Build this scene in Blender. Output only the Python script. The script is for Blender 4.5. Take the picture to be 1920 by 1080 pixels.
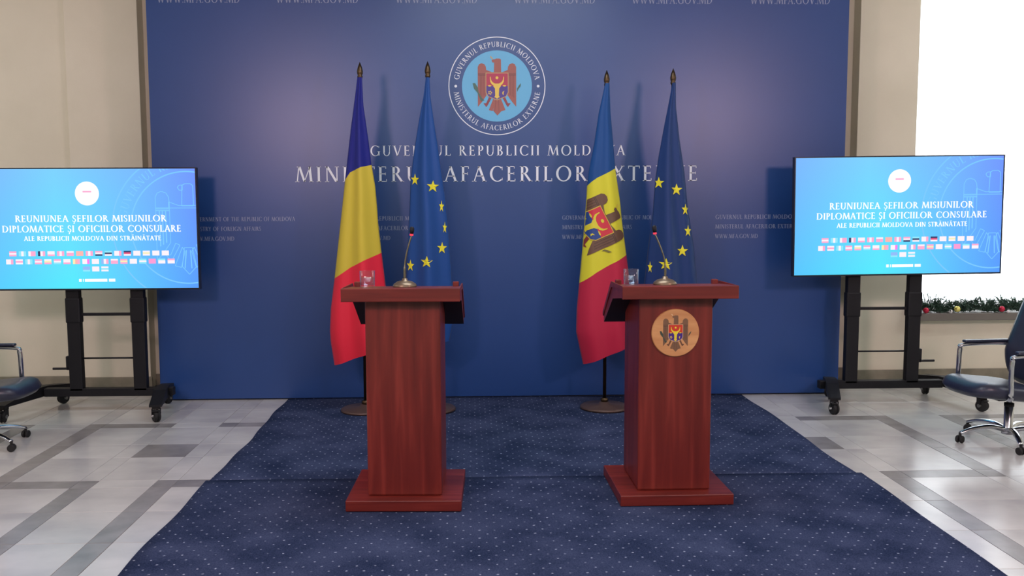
import bpy, bmesh, math, random
from mathutils import Vector, Matrix
random.seed(7)
sc = bpy.context.scene
for o in list(bpy.data.objects): bpy.data.objects.remove(o)
COL = sc.collection
PI = math.pi
def lin(c):
    r = []
    for v in c[:3]:
        v = v/255.0
        r.append(v/12.92 if v <= .04045 else ((v+.055)/1.055)**2.4)
    return (r[0], r[1], r[2], 1.0)

# ------------------------------------------------------------------ camera
F, PITCH, YAW, ROLL, CX = 1696.3, math.radians(5.2217), math.radians(1.6547), math.radians(-.2404), 927.0
cp, sp, cy, sy, cr, sr = math.cos(PITCH), math.sin(PITCH), math.cos(YAW), math.sin(YAW), math.cos(ROLL), math.sin(ROLL)
Rz = Matrix(((cy, -sy, 0), (sy, cy, 0), (0, 0, 1)))
B = Matrix(((1, 0, 0), (0, 0, -1), (0, 1, 0)))
Rp = Matrix(((1, 0, 0), (0, cp, -sp), (0, sp, cp)))
Rr = Matrix(((cr, -sr, 0), (sr, cr, 0), (0, 0, 1)))
M = Rr @ Rp @ B @ Rz                      # world -> (right, down, forward)
w2c = Matrix(((1, 0, 0), (0, -1, 0), (0, 0, -1))) @ M
cam = bpy.data.cameras.new('camera'); cam_o = bpy.data.objects.new('camera', cam); COL.objects.link(cam_o)
cam_o.matrix_world = Matrix.Translation((0, 0, 1.6)) @ w2c.transposed().to_4x4()
cam.sensor_fit = 'HORIZONTAL'; cam.sensor_width = 36; cam.lens = F/1920*36
cam.shift_x = (960-CX)/1920; cam.clip_end = 200
sc.camera = cam_o
# ------------------------------------------------------------------ world, exposure
sc.view_settings.view_transform = 'Standard'
sc.view_settings.look = 'None'
sc.view_settings.gamma = 1.0
sc.view_settings.use_curve_mapping = False
sc.view_settings.exposure = 0.0
wd = bpy.data.worlds.new('overcast_sky'); sc.world = wd; wd.use_nodes = True
bg = wd.node_tree.nodes['Background']; bg.inputs[0].default_value = (.93, .97, 1.0, 1); bg.inputs[1].default_value = 5.0
# ------------------------------------------------------------------ lights
def area(name, loc, target, sx, sy_, power, color, spread=180):
    l = bpy.data.lights.new(name, 'AREA'); l.shape = 'RECTANGLE'; l.size = sx; l.size_y = sy_
    l.energy = power; l.color = color; l.spread = math.radians(spread)
    o = bpy.data.objects.new(name, l); COL.objects.link(o); o.location = loc
    d = Vector(target)-Vector(loc); o.rotation_euler = d.to_track_quat('-Z', 'Y').to_euler()
    return o
area('stage_light', (-2.3, 1.6, 2.75), (-.9, 7.4, 1.8), .5, .4, 64, (1.0, .64, .68))
area('stage_light', (3.5, 1.6, 2.85), (1.9, 7.4, 1.8), .5, .4, 64, (1.0, .64, .68))
area('ceiling_or_fill_light', (.45, 5.0, 3.84), (.45, 5.0, 0), 2.0, .9, 60, (.86, .93, 1.0))
area('ceiling_or_fill_light', (-5.5, 5.2, 3.84), (-4.6, 6.2, 0), 1.4, 2.2, 70, (.92, .96, 1.0))  # added fill out of view, put in to brighten the left wall
area('ceiling_or_fill_light', (6.4, 5.2, 3.84), (5.4, 6.2, 0), 1.4, 2.2, 64, (.92, .96, 1.0))  # matching added fill for the right wall, not a known ceiling lamp
area('ceiling_or_fill_light', (0.4, -1.2, 3.82), (0.4, 0.6, 0), 7, 3, 300, (.93, .97, 1.0))

# ------------------------------------------------------------------ materials
def mat(name, col, rough=.6, metal=0, spec=.5, sheen=0, coat=0, coat_rough=.1):
    m = bpy.data.materials.new(name); m.use_nodes = True
    p = m.node_tree.nodes['Principled BSDF']
    p.inputs['Base Color'].default_value = lin(col) if max(col) > 1.01 else (*col[:3], 1)
    p.inputs['Roughness'].default_value = rough; p.inputs['Metallic'].default_value = metal
    p.inputs['Specular IOR Level'].default_value = spec
    p.inputs['Sheen Weight'].default_value = sheen
    p.inputs['Coat Weight'].default_value = coat; p.inputs['Coat Roughness'].default_value = coat_rough
    return m
def N(m, t, **k):
    n = m.node_tree.nodes.new(t)
    for a, b in k.items():
        if hasattr(n, a): setattr(n, a, b)
        else: n.inputs[a].default_value = b
    return n
def L(m, a, b): m.node_tree.links.new(a, b)
def ramp(m, src, stops):
    r = N(m, 'ShaderNodeValToRGB'); L(m, src, r.inputs[0])
    e = r.color_ramp.elements
    while len(e) < len(stops): e.new(.5)
    for i, (p, c) in enumerate(stops): e[i].position = p; e[i].color = c
    return r.outputs[0]
def noisy(m, cols, scale=4, stretch=(1, 1, 1), detail=5, lo=.35, hi=.65, coord='Object', bump=0, bscale=None, rand=False):
    tc = N(m, 'ShaderNodeTexCoord'); mp = N(m, 'ShaderNodeMapping'); mp.inputs['Scale'].default_value = stretch
    L(m, tc.outputs[coord], mp.inputs[0])
    if rand:
        oi = N(m, 'ShaderNodeObjectInfo'); mu = N(m, 'ShaderNodeMath', operation='MULTIPLY'); mu.inputs[1].default_value = 37
        L(m, oi.outputs['Random'], mu.inputs[0]); L(m, mu.outputs[0], mp.inputs['Location'])
    n = N(m, 'ShaderNodeTexNoise'); n.inputs['Scale'].default_value = scale; n.inputs['Detail'].default_value = detail
    L(m, mp.outputs[0], n.inputs[0])
    p = m.node_tree.nodes['Principled BSDF']
    k = len(cols)
    out = ramp(m, n.outputs[0], [(lo+(hi-lo)*i/(k-1), lin(c)) for i, c in enumerate(cols)])
    L(m, out, p.inputs['Base Color'])
    if bump:
        n2 = N(m, 'ShaderNodeTexNoise'); n2.inputs['Scale'].default_value = bscale or scale*8; L(m, mp.outputs[0], n2.inputs[0])
        b = N(m, 'ShaderNodeBump'); b.inputs['Strength'].default_value = bump; b.inputs['Distance'].default_value = .01
        L(m, n2.outputs[0], b.inputs['Height']); L(m, b.outputs[0], p.inputs['Normal'])
    return m
def emis(name, col, strength=1.0):
    m = bpy.data.materials.new(name); m.use_nodes = True; nt = m.node_tree
    nt.nodes.remove(nt.nodes['Principled BSDF'])
    e = nt.nodes.new('ShaderNodeEmission'); e.inputs[0].default_value = lin(col); e.inputs[1].default_value = strength
    nt.links.new(e.outputs[0], nt.nodes['Material Output'].inputs[0]); return m

M_wall = noisy(mat('cream_wall_paint', (221, 217, 196), .75), [(217, 212, 191), (226, 221, 201)], 1.3, bump=.05, bscale=90)
M_ceil = mat('white_ceiling', (225, 222, 215), .9)
M_skirt = noisy(mat('grey_brown_marble_skirting', (132, 128, 112), .3), [(120, 116, 101), (144, 139, 122)], 6)
M_floorlight = noisy(mat('light_marble_tile', (184, 182, 181), .2, spec=.5), [(174, 174, 174), (190, 190, 188), (202, 202, 199)], 2.2, (1, 1.4, 1), 8, .3, .68, rand=True)
M_floordark = noisy(mat('grey_marble_tile', (118, 117, 117), .25), [(124, 122, 121), (138, 136, 135), (150, 148, 147)], 5, (1, 1, 1), 8, .3, .7, rand=True)
M_grout = mat('grout', (130, 127, 122), .8)
M_back = noisy(mat('blue_printed_backdrop', (28, 66, 128), .35, spec=.62), [(26, 64, 125), (30, 68, 131)], .8)
M_backside = mat('dark_frame_edge', (28, 34, 52), .6)
M_print = mat('white_print', (226, 232, 240), .45)
M_printdim = mat('faded_print', (150, 160, 188), .45)
M_seal_blue = mat('seal_light_blue', (100, 178, 218), .45)
M_carpet = mat('blue_dotted_carpet', (44, 58, 100), 1.0, spec=0)
M_black = mat('black_powder_coat', (16, 17, 22), .55, spec=.3)
M_rubber = mat('black_rubber', (20, 20, 22), .7)
M_chrome = mat('chrome', (205, 208, 214), .14, 1)
M_steel = mat('brushed_steel', (150, 150, 150), .35, 1)
M_leather = noisy(mat('dark_navy_leather', (34, 39, 58), .38, coat=.15, coat_rough=.3), [(31, 36, 54), (38, 43, 64)], 9, bump=.12, bscale=140)
M_pole = mat('dark_bronze_pole', (60, 48, 34), .35, .8)
M_finial = mat('aged_brass_finial', (78, 64, 46), .35, .85)
M_basebrown = mat('dark_bronze_base', (92, 72, 66), .45, .4)
M_bezel = mat('tv_bezel', (22, 24, 40), .3)
def clear(name, tint, lo, hi, rough):
    m = bpy.data.materials.new(name); m.use_nodes = True; nt = m.node_tree; nt.nodes.remove(nt.nodes['Principled BSDF'])
    tr = nt.nodes.new('ShaderNodeBsdfTransparent'); tr.inputs[0].default_value = tint
    gl = nt.nodes.new('ShaderNodeBsdfGlossy'); gl.inputs['Roughness'].default_value = rough; gl.inputs[0].default_value = (.95, .97, 1, 1)
    lw = nt.nodes.new('ShaderNodeLayerWeight'); lw.inputs[0].default_value = .5
    mr = nt.nodes.new('ShaderNodeMapRange'); mr.inputs['From Min'].default_value = .0; mr.inputs['To Min'].default_value = lo; mr.inputs['To Max'].default_value = hi
    pw = nt.nodes.new('ShaderNodeMath'); pw.operation = 'POWER'; pw.inputs[1].default_value = 3
    nt.links.new(lw.outputs['Facing'], pw.inputs[0]); nt.links.new(pw.outputs[0], mr.inputs[0])
    mx = nt.nodes.new('ShaderNodeMixShader'); nt.links.new(mr.outputs[0], mx.inputs[0]); nt.links.new(tr.outputs[0], mx.inputs[1]); nt.links.new(gl.outputs[0], mx.inputs[2])
    nt.links.new(mx.outputs[0], nt.nodes['Material Output'].inputs[0]); return m
M_glass = clear('clear_glass', (.95, .97, .98, 1), .04, .8, .04)
M_water = clear('clear_water', (.86, .92, .97, 1), .05, .75, .03)
M_led = emis('red_led_ring', (255, 70, 90), 1.2)
M_mic = mat('mic_satin_metal', (120, 118, 98), .35, .8)
M_micbase = mat('mic_bronze_base', (128, 112, 92), .38, .7)
M_white = mat('white_window_frame', (235, 235, 232), .4)
M_sill = mat('grey_marble_sill', (112, 108, 102), .3)
M_fir = noisy(mat('green_fir_needles', (40, 72, 58), .7), [(28, 56, 46), (62, 92, 74)], 30)
M_wire = mat('brown_wire', (60, 50, 40), .8)
M_redball = mat('red_bauble', (190, 40, 70), .2, .5)
M_goldball = mat('gold_bauble', (225, 215, 120), .25, .5)
M_whiteball = mat('white_bauble', (240, 240, 240), .3)
# wood (vertical grain mahogany foil)
def wood(name, cols, stretch):
    m = mat(name, cols[1], .36, spec=.45)
    tc = N(m, 'ShaderNodeTexCoord'); mp = N(m, 'ShaderNodeMapping'); mp.inputs['Scale'].default_value = stretch
    L(m, tc.outputs['Object'], mp.inputs[0])
    n = N(m, 'ShaderNodeTexNoise'); n.inputs['Scale'].default_value = 1; n.inputs['Detail'].default_value = 8; n.inputs['Distortion'].default_value = .4
    L(m, mp.outputs[0], n.inputs[0])
    out = ramp(m, n.outputs[0], [(.33, lin(cols[0])), (.5, lin(cols[1])), (.68, lin(cols[2]))])
    L(m, out, m.node_tree.nodes['Principled BSDF'].inputs['Base Color'])
    return m
WC = [(98, 31, 26), (112, 38, 31), (132, 50, 41)]
M_woodv = wood('mahogany_vertical_grain', WC, (22, 22, 1.4))
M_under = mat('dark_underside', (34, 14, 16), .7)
M_woodh = wood('mahogany_horizontal_grain', WC, (1.6, 20, 30))
# satin flag fabrics
def satin(name, c, rough=.5): return mat(name, c, rough, spec=.25, sheen=.06)
M_f_navy = satin('satin_navy', (20, 28, 120)); M_f_yel = satin('satin_yellow', (196, 178, 58)); M_f_red = satin('satin_red', (214, 36, 60))
M_f_eu = satin('satin_royal_blue', (24, 70, 136)); M_f_mblue = satin('satin_blue', (14, 68, 128)); M_f_star = satin('star_yellow', (222, 214, 50))
M_f_yel2 = satin('satin_bright_yellow', (204, 200, 50)); M_f_red2 = satin('satin_crimson', (176, 34, 64)); M_f_eu2 = satin('satin_dark_blue', (22, 52, 104))

# ------------------------------------------------------------------ helpers
def obj(name, bm, ms, parent=None, smooth=False, loc=None):
    me = bpy.data.meshes.new(name)
    if isinstance(bm, bmesh.types.BMesh): bm.normal_update(); bm.to_mesh(me); bm.free()
    else: me.from_pydata(bm[0], [], bm[1]); me.update()
    for m in (ms if isinstance(ms, (list, tuple)) else [ms]): me.materials.append(m)
    if smooth:
        for p in me.polygons: p.use_smooth = True
    o = bpy.data.objects.new(name, me); COL.objects.link(o)
    if parent: o.parent = parent
    if loc: o.location = loc
    return o
def thing(name, label, cat, loc=(0, 0, 0), rz=0, group=None):
    o = bpy.data.objects.new(name, None); COL.objects.link(o); o.location = loc; o.rotation_euler = (0, 0, rz)
    o.empty_display_size = .1
    return tag(o, label, cat, group)
def tag(o, label=None, cat=None, group=None, kind=None):
    if label: o['label'] = label
    if cat: o['category'] = cat
    if group: o['group'] = group
    if kind: o['kind'] = kind
    return o
def box(bm, x0, x1, y0, y1, z0, z1, bev=0, mi=0, mtx=None):
    vs = [bm.verts.new(v) for v in [(x0, y0, z0), (x1, y0, z0), (x1, y1, z0), (x0, y1, z0), (x0, y0, z1), (x1, y0, z1), (x1, y1, z1), (x0, y1, z1)]]
    fs = [bm.faces.new([vs[i] for i in f]) for f in [(0, 3, 2, 1), (4, 5, 6, 7), (0, 1, 5, 4), (1, 2, 6, 5), (2, 3, 7, 6), (3, 0, 4, 7)]]
    for f in fs: f.material_index = mi
    if bev:
        es = {e for f in fs for e in f.edges}
        r = bmesh.ops.bevel(bm, geom=list(es), offset=bev, segments=2, affect='EDGES', profile=.5)
        vs = list({v for f in r['faces'] for v in f.verts} | {v for v in vs if v.is_valid})
    if mtx is not None: bmesh.ops.transform(bm, matrix=mtx, verts=[v for v in vs if v.is_valid])
    return bm
def bx(*a, **k): return box(bmesh.new(), *a, **k)
def lathe(prof, seg=32, bm=None, mtx=None):
    bm = bm or bmesh.new(); rings = []
    for r, z in prof:
        if r < 1e-6: rings.append([bm.verts.new((0, 0, z))])
        else: rings.append([bm.verts.new((r*math.cos(2*PI*i/seg), r*math.sin(2*PI*i/seg), z)) for i in range(seg)])
    for a, b in zip(rings, rings[1:]):
        for i in range(seg):
            j = (i+1) % seg
            q = [a[i % len(a)], a[j % len(a)], b[j % len(b)], b[i % len(b)]]
            u = []
            for v in q:
                if v not in u: u.append(v)
            if len(u) > 2: bm.faces.new(u)
    if mtx is not None: bmesh.ops.transform(bm, matrix=mtx, verts=[v for r in rings for v in r])
    return bm
def tube(pts, r, seg=10, bm=None, cap=True, flat=1.0):
    bm = bm or bmesh.new(); pts = [Vector(p) for p in pts]; rings = []
    for i, p in enumerate(pts):
        d = (pts[min(i+1, len(pts)-1)]-pts[max(i-1, 0)]).normalized()
        up = Vector((0, 0, 1)) if abs(d.z) < .95 else Vector((0, 1, 0))
        a = d.cross(up).normalized(); b = a.cross(d)
        rr = r[i] if isinstance(r, (list, tuple)) else r
        rings.append([bm.verts.new(p+a*rr*math.cos(2*PI*k/seg)+b*rr*flat*math.sin(2*PI*k/seg)) for k in range(seg)])
    for A, Bq in zip(rings, rings[1:]):
        for k in range(seg): bm.faces.new([A[k], A[(k+1) % seg], Bq[(k+1) % seg], Bq[k]])
    if cap: bm.faces.new(rings[0][::-1]); bm.faces.new(rings[-1])
    return bm
def prism(poly, x0, x1, bm=None):      # poly of (y,z), extruded along x
    bm = bm or bmesh.new()
    a = [bm.verts.new((x0, y, z)) for y, z in poly]; b = [bm.verts.new((x1, y, z)) for y, z in poly]
    bm.faces.new(a[::-1]); bm.faces.new(b); n = len(poly)
    for i in range(n): bm.faces.new([a[i], a[(i+1) % n], b[(i+1) % n], b[i]])
    bmesh.ops.recalc_face_normals(bm, faces=bm.faces)
    return bm
def smooth_spline(pts, n=8):
    out = []; P = [Vector(p) for p in pts]
    for i in range(len(P)-1):
        p0, p1, p2, p3 = P[max(i-1, 0)], P[i], P[i+1], P[min(i+2, len(P)-1)]
        for k in range(n):
            t = k/n
            out.append(.5*((2*p1)+(-p0+p2)*t+(2*p0-5*p1+4*p2-p3)*t*t+(-p0+3*p1-3*p2+p3)*t**3))
    out.append(P[-1]); return out

# ------------------------------------------------------------------ serif capitals (polygons, cap height 1)
T, t_ = .135, .06
def gV(x, y0=0, y1=1, w=T): return [[(x, y0), (x+w, y0), (x+w, y1), (x, y1)]]
def gH(x0, x1, y, h=.05): return [[(x0, y), (x1, y), (x1, y+h), (x0, y+h)]]
def gD(x0, y0, x1, y1, w): return [[(x0, y0), (x0+w, y0), (x1+w, y1), (x1, y1)]]
def gS(xc, y, w=.26): return [[(xc-w/2, y), (xc+w/2, y), (xc+w/2, y+.035), (xc-w/2, y+.035)]]
def gA(cx, cy_, rx, ry, a0, a1, tx=T, ty=.05, n=18):
    out = []
    for i in range(n):
        a, b = math.radians(a0+(a1-a0)*i/n), math.radians(a0+(a1-a0)*(i+1)/n)
        out.append([(cx+rx*math.cos(a), cy_+ry*math.sin(a)), (cx+rx*math.cos(b), cy_+ry*math.sin(b)),
                    (cx+(rx-tx)*math.cos(b), cy_+(ry-ty)*math.sin(b)), (cx+(rx-tx)*math.cos(a), cy_+(ry-ty)*math.sin(a))])
    return out
def glyph(c):
    if c == ' ': return [], .38
    if c == '.': return [[(.06, 0), (.17, 0), (.17, .11), (.06, .11)]], .23
    if c == '-': return gH(.05, .3, .4, .07), .35
    if c in 'AĂ':
        g = gD(.06, 0, .36, 1, t_)+gD(.62, 0, .31, 1, .14)+gH(.2, .62, .33)+gS(.09, 0)+gS(.69, 0)
        if c == 'Ă': g = g+gA(.38, 1.28, .17, .17, 200, 340, .05, .07, 8)
        return g, .8
    if c == 'B': return gV(.1)+gS(.13, 0, .2)+gS(.13, .965, .2)+gA(.28, .755, .23, .245, -90, 90)+gA(.28, .265, .29, .265, -90, 90)+gH(.15, .29, 0)+gH(.15, .29, .495)+gH(.15, .29, .95), .66
    if c == 'C': return gA(.5, .5, .44, .52, 48, 312, .14)+gV(.77, .74, .96, .035)+gV(.77, .07, .24, .035), .86
    if c == 'D': return gV(.1)+gS(.13, 0, .2)+gS(.13, .965, .2)+gA(.36, .5, .46, .5, -90, 90, .14)+gH(.15, .37, 0)+gH(.15, .37, .95), .9
    if c == 'E': return gV(.1)+gS(.13, 0, .2)+gS(.13, .965, .2)+gH(.15, .54, 0)+gH(.15, .47, .49)+gH(.15, .5, .95)+gV(.51, 0, .17, .035)+gV(.47, .84, 1, .035)+gV(.445, .43, .6, .03), .62
    if c == 'F': return gV(.1)+gS(.165, 0)+gS(.13, .965, .2)+gH(.15, .45, .49)+gH(.15, .5, .95)+gV(.47, .83, 1, .035)+gV(.42, .43, .6, .03), .57
    if c == 'G': return gA(.5, .5, .44, .52, 48, 318, .14)+gV(.74, .05, .42, .13)+gS(.8, .41)+gV(.79, .76, .96, .035), .95
    if c == 'H': return gV(.1)+gV(.62)+gS(.165, 0)+gS(.165, .965)+gS(.685, 0)+gS(.685, .965)+gH(.2, .65, .49), .87
    if c == 'I': return gV(.1)+gS(.165, 0)+gS(.165, .965), .34
    if c == 'L': return gV(.1)+gS(.13, 0, .2)+gS(.165, .965)+gH(.15, .53, 0)+gV(.51, 0, .19, .035), .57
    if c == 'M': return gD(.06, 0, .17, 1, t_)+gD(.45, .02, .17, 1, .13)+gD(.48, .02, .82, 1, .055)+gD(.84, 0, .75, 1, .14)+gS(.09, 0, .24)+gS(.91, 0)+gS(.16, .965, .16)+gS(.84, .965, .16), 1.03
    if c == 'N': return gV(.12, 0, 1, t_)+gV(.7, 0, 1, t_)+gD(.62, 0, .1, 1, .15)+gS(.15, 0, .24)+gS(.11, .965, .16)+gS(.73, .965, .24), .88
    if c == 'O': return gA(.5, .5, .45, .52, 0, 360, .14, .055, 28), 1.0
    if c == 'P': return gV(.1)+gS(.165, 0)+gS(.13, .965, .2)+gA(.28, .73, .26, .27, -90, 90)+gH(.15, .29, .46)+gH(.15, .29, .95), .6
    if c == 'R': return gV(.1)+gS(.165, 0)+gS(.13, .965, .2)+gA(.28, .745, .25, .255, -90, 90)+gH(.15, .29, .49)+gH(.15, .29, .95)+gD(.58, 0, .27, .5, .15)+gS(.7, 0, .16), .74
    if c in 'SȘ':
        g = gA(.27, .745, .21, .275, 50, 270, .09, .06, 12)+gA(.25, .255, .23, .275, -130, 90, .1, .06, 14)+gD(.28, .42, .14, .55, .12)+gV(.41, .76, .95, .03)+gV(.05, .06, .25, .03)
        if c == 'Ș': g = g+gD(.16, -.3, .22, -.08, .09)
        return g, .54
    if c == 'T': return gV(.29)+gS(.355, 0)+gH(.04, .68, .95)+gV(.02, .82, 1, .035)+gV(.67, .82, 1, .035), .71
    if c == 'U': return gV(.1, .33, 1)+gV(.63, .33, 1, t_)+gA(.395, .35, .295, .37, 180, 360, .1, .055)+gS(.165, .965)+gS(.66, .965, .24), .8
    if c == 'V': return gD(.33, 0, .04, 1, .14)+gD(.38, 0, .66, 1, t_)+gS(.11, .965)+gS(.69, .965, .22), .78
    if c == 'W': return gD(.28, 0, .03, 1, .13)+gD(.33, 0, .56, 1, .055)+gD(.72, 0, .46, 1, .13)+gD(.77, 0, 1.0, 1, .055)+gS(.1, .965, .24)+gS(.52, .965, .24)+gS(1.03, .965, .2), 1.13
    if c == 'X': return gD(.58, 0, .06, 1, .15)+gD(.06, 0, .6, 1, t_)+gS(.09, 0, .2)+gS(.65, 0)+gS(.12, .965)+gS(.63, .965, .2), .78
    if c == 'Y': return gV(.3, 0, .5)+gD(.3, .48, .03, 1, .14)+gD(.37, .48, .6, 1, t_)+gS(.365, 0)+gS(.1, .965)+gS(.63, .965, .2), .72
    return [], .4
def layout(s, track=.06):
    polys, x = [], 0
    for c in s:
        g, a = glyph(c)
        polys += [[(px+x, py) for px, py in p] for p in g]; x += a+track
    return polys, x-track
def add_poly(bm, pts, mi=0):
    f = bm.faces.new([bm.verts.new(p) for p in pts]); f.material_index = mi; return f
def text_bm(s, x0, x1, z, cap, y, bm=None, track=.06, bold=0, mi=0):
    bm = bm or bmesh.new(); polys, w = layout(s, track); k = (x1-x0)/w
    for p in polys: add_poly(bm, [(x0+px*k, y, z+pz*cap) for px, pz in p], mi)
    return bm
def arc_text(bm, s, cx, cz, y, r, cap, a0, a1, top=True):
    # runs from angle a0 to a1 (degrees, ccw positive from +x); top=True reads clockwise with feet inward
    polys, w = layout(s, .1)
    for p in polys:
        q = []
        for px, pz in p:
            a = math.radians(a0+(a1-a0)*px/w)
            rr = r+pz*cap if top else r+(1-pz)*cap
            q.append((cx+rr*math.cos(a), y, cz+rr*math.sin(a)))
        add_poly(bm, q)
# ------------------------------------------------------------------ coat of arms (units of an emblem drawing, centre 0,0, disc radius 506)
def EU_(p): return [(x-482, 556-y) for x, y in p]
def mir(p): return [(-x, y) for x, y in p][::-1]
def arms_layers():
    Ly = []
    wing = EU_([(205, 285), (225, 245), (260, 232), (300, 245), (322, 280), (328, 330), (328, 690), (265, 780), (205, 850)])
    Ly += [('wing', wing), ('wing', mir(wing))]
    Ly += [('wing', EU_([(322, 325), (410, 358), (560, 358), (642, 325), (645, 380), (322, 380)]))]
    Ly += [('wing', EU_([(445, 178), (470, 165), (520, 165), (540, 180), (543, 362), (438, 362)]))]
    Ly += [('wing', EU_([(448, 176), (420, 178), (404, 196), (420, 222), (448, 222)]))]
    Ly += [('gold', EU_([(382, 140), (395, 130), (425, 165), (412, 178)]))]
    ct = EU_([(448, 735), (520, 735), (552, 905), (487, 975), (425, 905)])
    fe = EU_([(430, 730), (452, 770), (418, 912), (362, 898)])
    lg = EU_([(372, 695), (410, 712), (345, 830), (325, 855), (285, 800), (325, 800)])
    Ly += [('wing', fe), ('wing', mir([(x-2, y) for x, y in fe])), ('wing', ct), ('leg', lg), ('leg', mir(lg))]
    for x in (236, 262, 290): Ly += [('line', EU_([(x, 405), (x+5, 405), (x+5, 740-(x-205)*.6), (x, 740-(x-205)*.6)])), ('line', mir(EU_([(x, 405), (x+5, 405), (x+5, 740-(x-205)*.6), (x, 740-(x-205)*.6)])))]
    for y in (378, 397): Ly += [('line', EU_([(207, y), (325, y), (325, y+7), (207, y+7)])), ('line', mir(EU_([(207, y), (325, y), (325, y+7), (207, y+7)])))]
    for y in (290, 330):
        q = EU_([(215, y+22), (260, y-18), (318, y+22), (318, y+28), (260, y-10), (215, y+28)])
    for x in (462, 500): Ly += [('line', EU_([(x, 760), (x+5, 760), (487+(x-485)*1.6, 920), (484+(x-485)*1.6, 920)]))]
    Ly += [('gold', EU_([(318, 366), (648, 366), (648, 648), (615, 708), (482, 757), (350, 708), (318, 648)]))]
    Ly += [('red', EU_([(327, 375), (639, 375), (639, 556), (327, 556)]))]
    Ly += [('blue', EU_([(327, 556), (639, 556), (639, 642), (608, 700), (482, 747), (357, 700), (327, 642)]))]
    hd = EU_([(425, 530), (445, 520), (520, 520), (542, 530), (535, 560), (514, 590), (508, 690), (522, 715), (500, 722), (482, 738), (464, 722), (442, 715), (456, 690), (452, 590), (430, 560)])
    hl = EU_([(380, 428), (390, 420), (398, 470), (420, 502), (455, 520), (450, 548), (410, 535), (384, 495)])
    Ly += [('horn', hd), ('horn', hl), ('horn', mir(hl))]
    def ell(cx, cy_, rx, ry, n=14): return EU_([(cx+rx*math.cos(-2*PI*i/n), cy_+ry*math.sin(-2*PI*i/n)) for i in range(n)])
    Ly += [('horn', ell(376, 552, 26, 11)), ('horn', ell(590, 552, 26, 11)), ('horn', ell(482, 438, 21, 21))]
    for i in range(5):
        a = i*72; Ly += [('horn', ell(382+20*math.cos(math.radians(a)), 650+20*math.sin(math.radians(a)), 10, 10, 8))]
    Ly += [('horn', EU_([(588, 622), (560, 640), (558, 670), (582, 682), (575, 655)]))]
    Ly += [('green', EU_([(130, 515), (165, 512), (205, 575), (215, 640), (260, 720), (300, 760), (250, 770), (200, 650), (150, 590)]))]
    Ly += [('green', EU_([(772, 590), (800, 545), (828, 515), (822, 560), (790, 600), (775, 640)]))]
    return Ly
def arms_bm(keys, fmap, sub=0, bm=None):
    """fmap(u,v,layer)->xyz ; keys: list of colour keys = material indices"""
    bm = bm or bmesh.new()
    for i, (k, p) in enumerate(arms_layers()):
        b2 = bmesh.new(); f = b2.faces.new([b2.verts.new((x, y, 0)) for x, y in p])
        bmesh.ops.triangulate(b2, faces=b2.faces[:])
        if sub:
            for _ in range(8):
                es = [e for e in b2.edges if e.calc_length() > sub]
                if not es: break
                bmesh.ops.subdivide_edges(b2, edges=es, cuts=1)
                bmesh.ops.triangulate(b2, faces=[f for f in b2.faces if len(f.verts) > 3])
        mp = {}
        for v in b2.verts: mp[v] = bm.verts.new(fmap(v.co.x, v.co.y, i))
        for f in b2.faces:
            g = bm.faces.new([mp[v] for v in f.verts]); g.material_index = keys.index(k)
        b2.free()
    return bm
KEYS = ['wing', 'leg', 'line', 'gold', 'red', 'blue', 'horn', 'green']
def pm(n, c): return mat('print_'+n, c, .5)
ARM_A = [pm('wing_red_brown', (158, 92, 84)), pm('leg_maroon', (140, 62, 70)), pm('line_dark', (96, 58, 62)), pm('gold_outline', (190, 160, 110)), pm('shield_red', (176, 56, 84)), pm('shield_blue', (78, 62, 140)), pm('bull_yellow', (228, 196, 84)), pm('branch_green', (76, 108, 96))]
ARM_B = [pm('wing_tan_brown', (124, 92, 66)), pm('leg_brown', (110, 74, 52)), pm('line_brown', (74, 52, 44)), pm('shield_rim_cream', (226, 196, 150)), pm('shield_orange_red', (206, 60, 34)), pm('shield_violet', (64, 34, 132)), pm('bull_bright_yellow', (236, 220, 56)), pm('branch_dark_green', (62, 78, 66))]
ARM_C = [pm('wing_dark_brown', (98, 70, 52)), pm('leg_dark', (120, 44, 50)), pm('line_black_brown', (58, 40, 34)), pm('shield_rim_yellow', (200, 176, 60)), pm('shield_flag_red', (196, 44, 60)), pm('shield_flag_blue', (24, 62, 128)), pm('bull_flag_yellow', (206, 196, 44)), pm('branch_olive', (110, 104, 44))]

# ================================================================== SETTING
D = 7.448; WY = 8.0
# floor slab with separate marble tiles where the pattern shows
fl = tag(obj('floor', bx(-6.5, 7.5, -4.5, 8.3, -.25, -.004), M_floorlight), kind='structure')
xl = [-4.45, -4.05, -3.68, -3.32, -3.20, -2.80, -2.68, -2.285, -2.17, -1.83, -1.71, -1.40]
xr = [2.12, 2.46, 2.585, 3.04, 3.16, 3.56, 3.68, 4.05, 4.45, 4.85, 5.3]
ys = [3.3, 3.78, 4.25, 4.7, 5.11, 5.25, 5.74, 6.06, 6.53, 6.66, 7.1, 7.55, 7.99]
def is_dark(x, y):
    row_hi, row_lo = 6.53 < y < 6.66, 5.11 < y < 5.25
    if x < 0:
        if -2.17 < x < -1.83: return 5.74 < y < 6.06
        if row_hi: return (-2.80 < x < -2.17) or x > -1.83 or x < -3.20
        if row_lo: return (-2.80 < x < -2.17) or x > -1.83
        if -2.80 < x < -2.68: return 5.25 < y < 6.53
        if -2.285 < x < -2.17 or -1.83 < x < -1.71: return y < 5.11
        if -3.32 < x < -3.20: return y < 6.53
        return False
    if 2.12 < x < 2.46: return 5.74 < y < 6.06
    if row_hi: return 2.46 < x < 3.16 or x > 3.56
    if row_lo: return 2.46 < x < 3.16
    if 3.04 < x < 3.16: return 5.25 < y < 6.53
    if 2.46 < x < 2.585: return y < 5.11
    if 3.56 < x < 3.68: return y < 6.53
    return False
tile_mesh = {}
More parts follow.
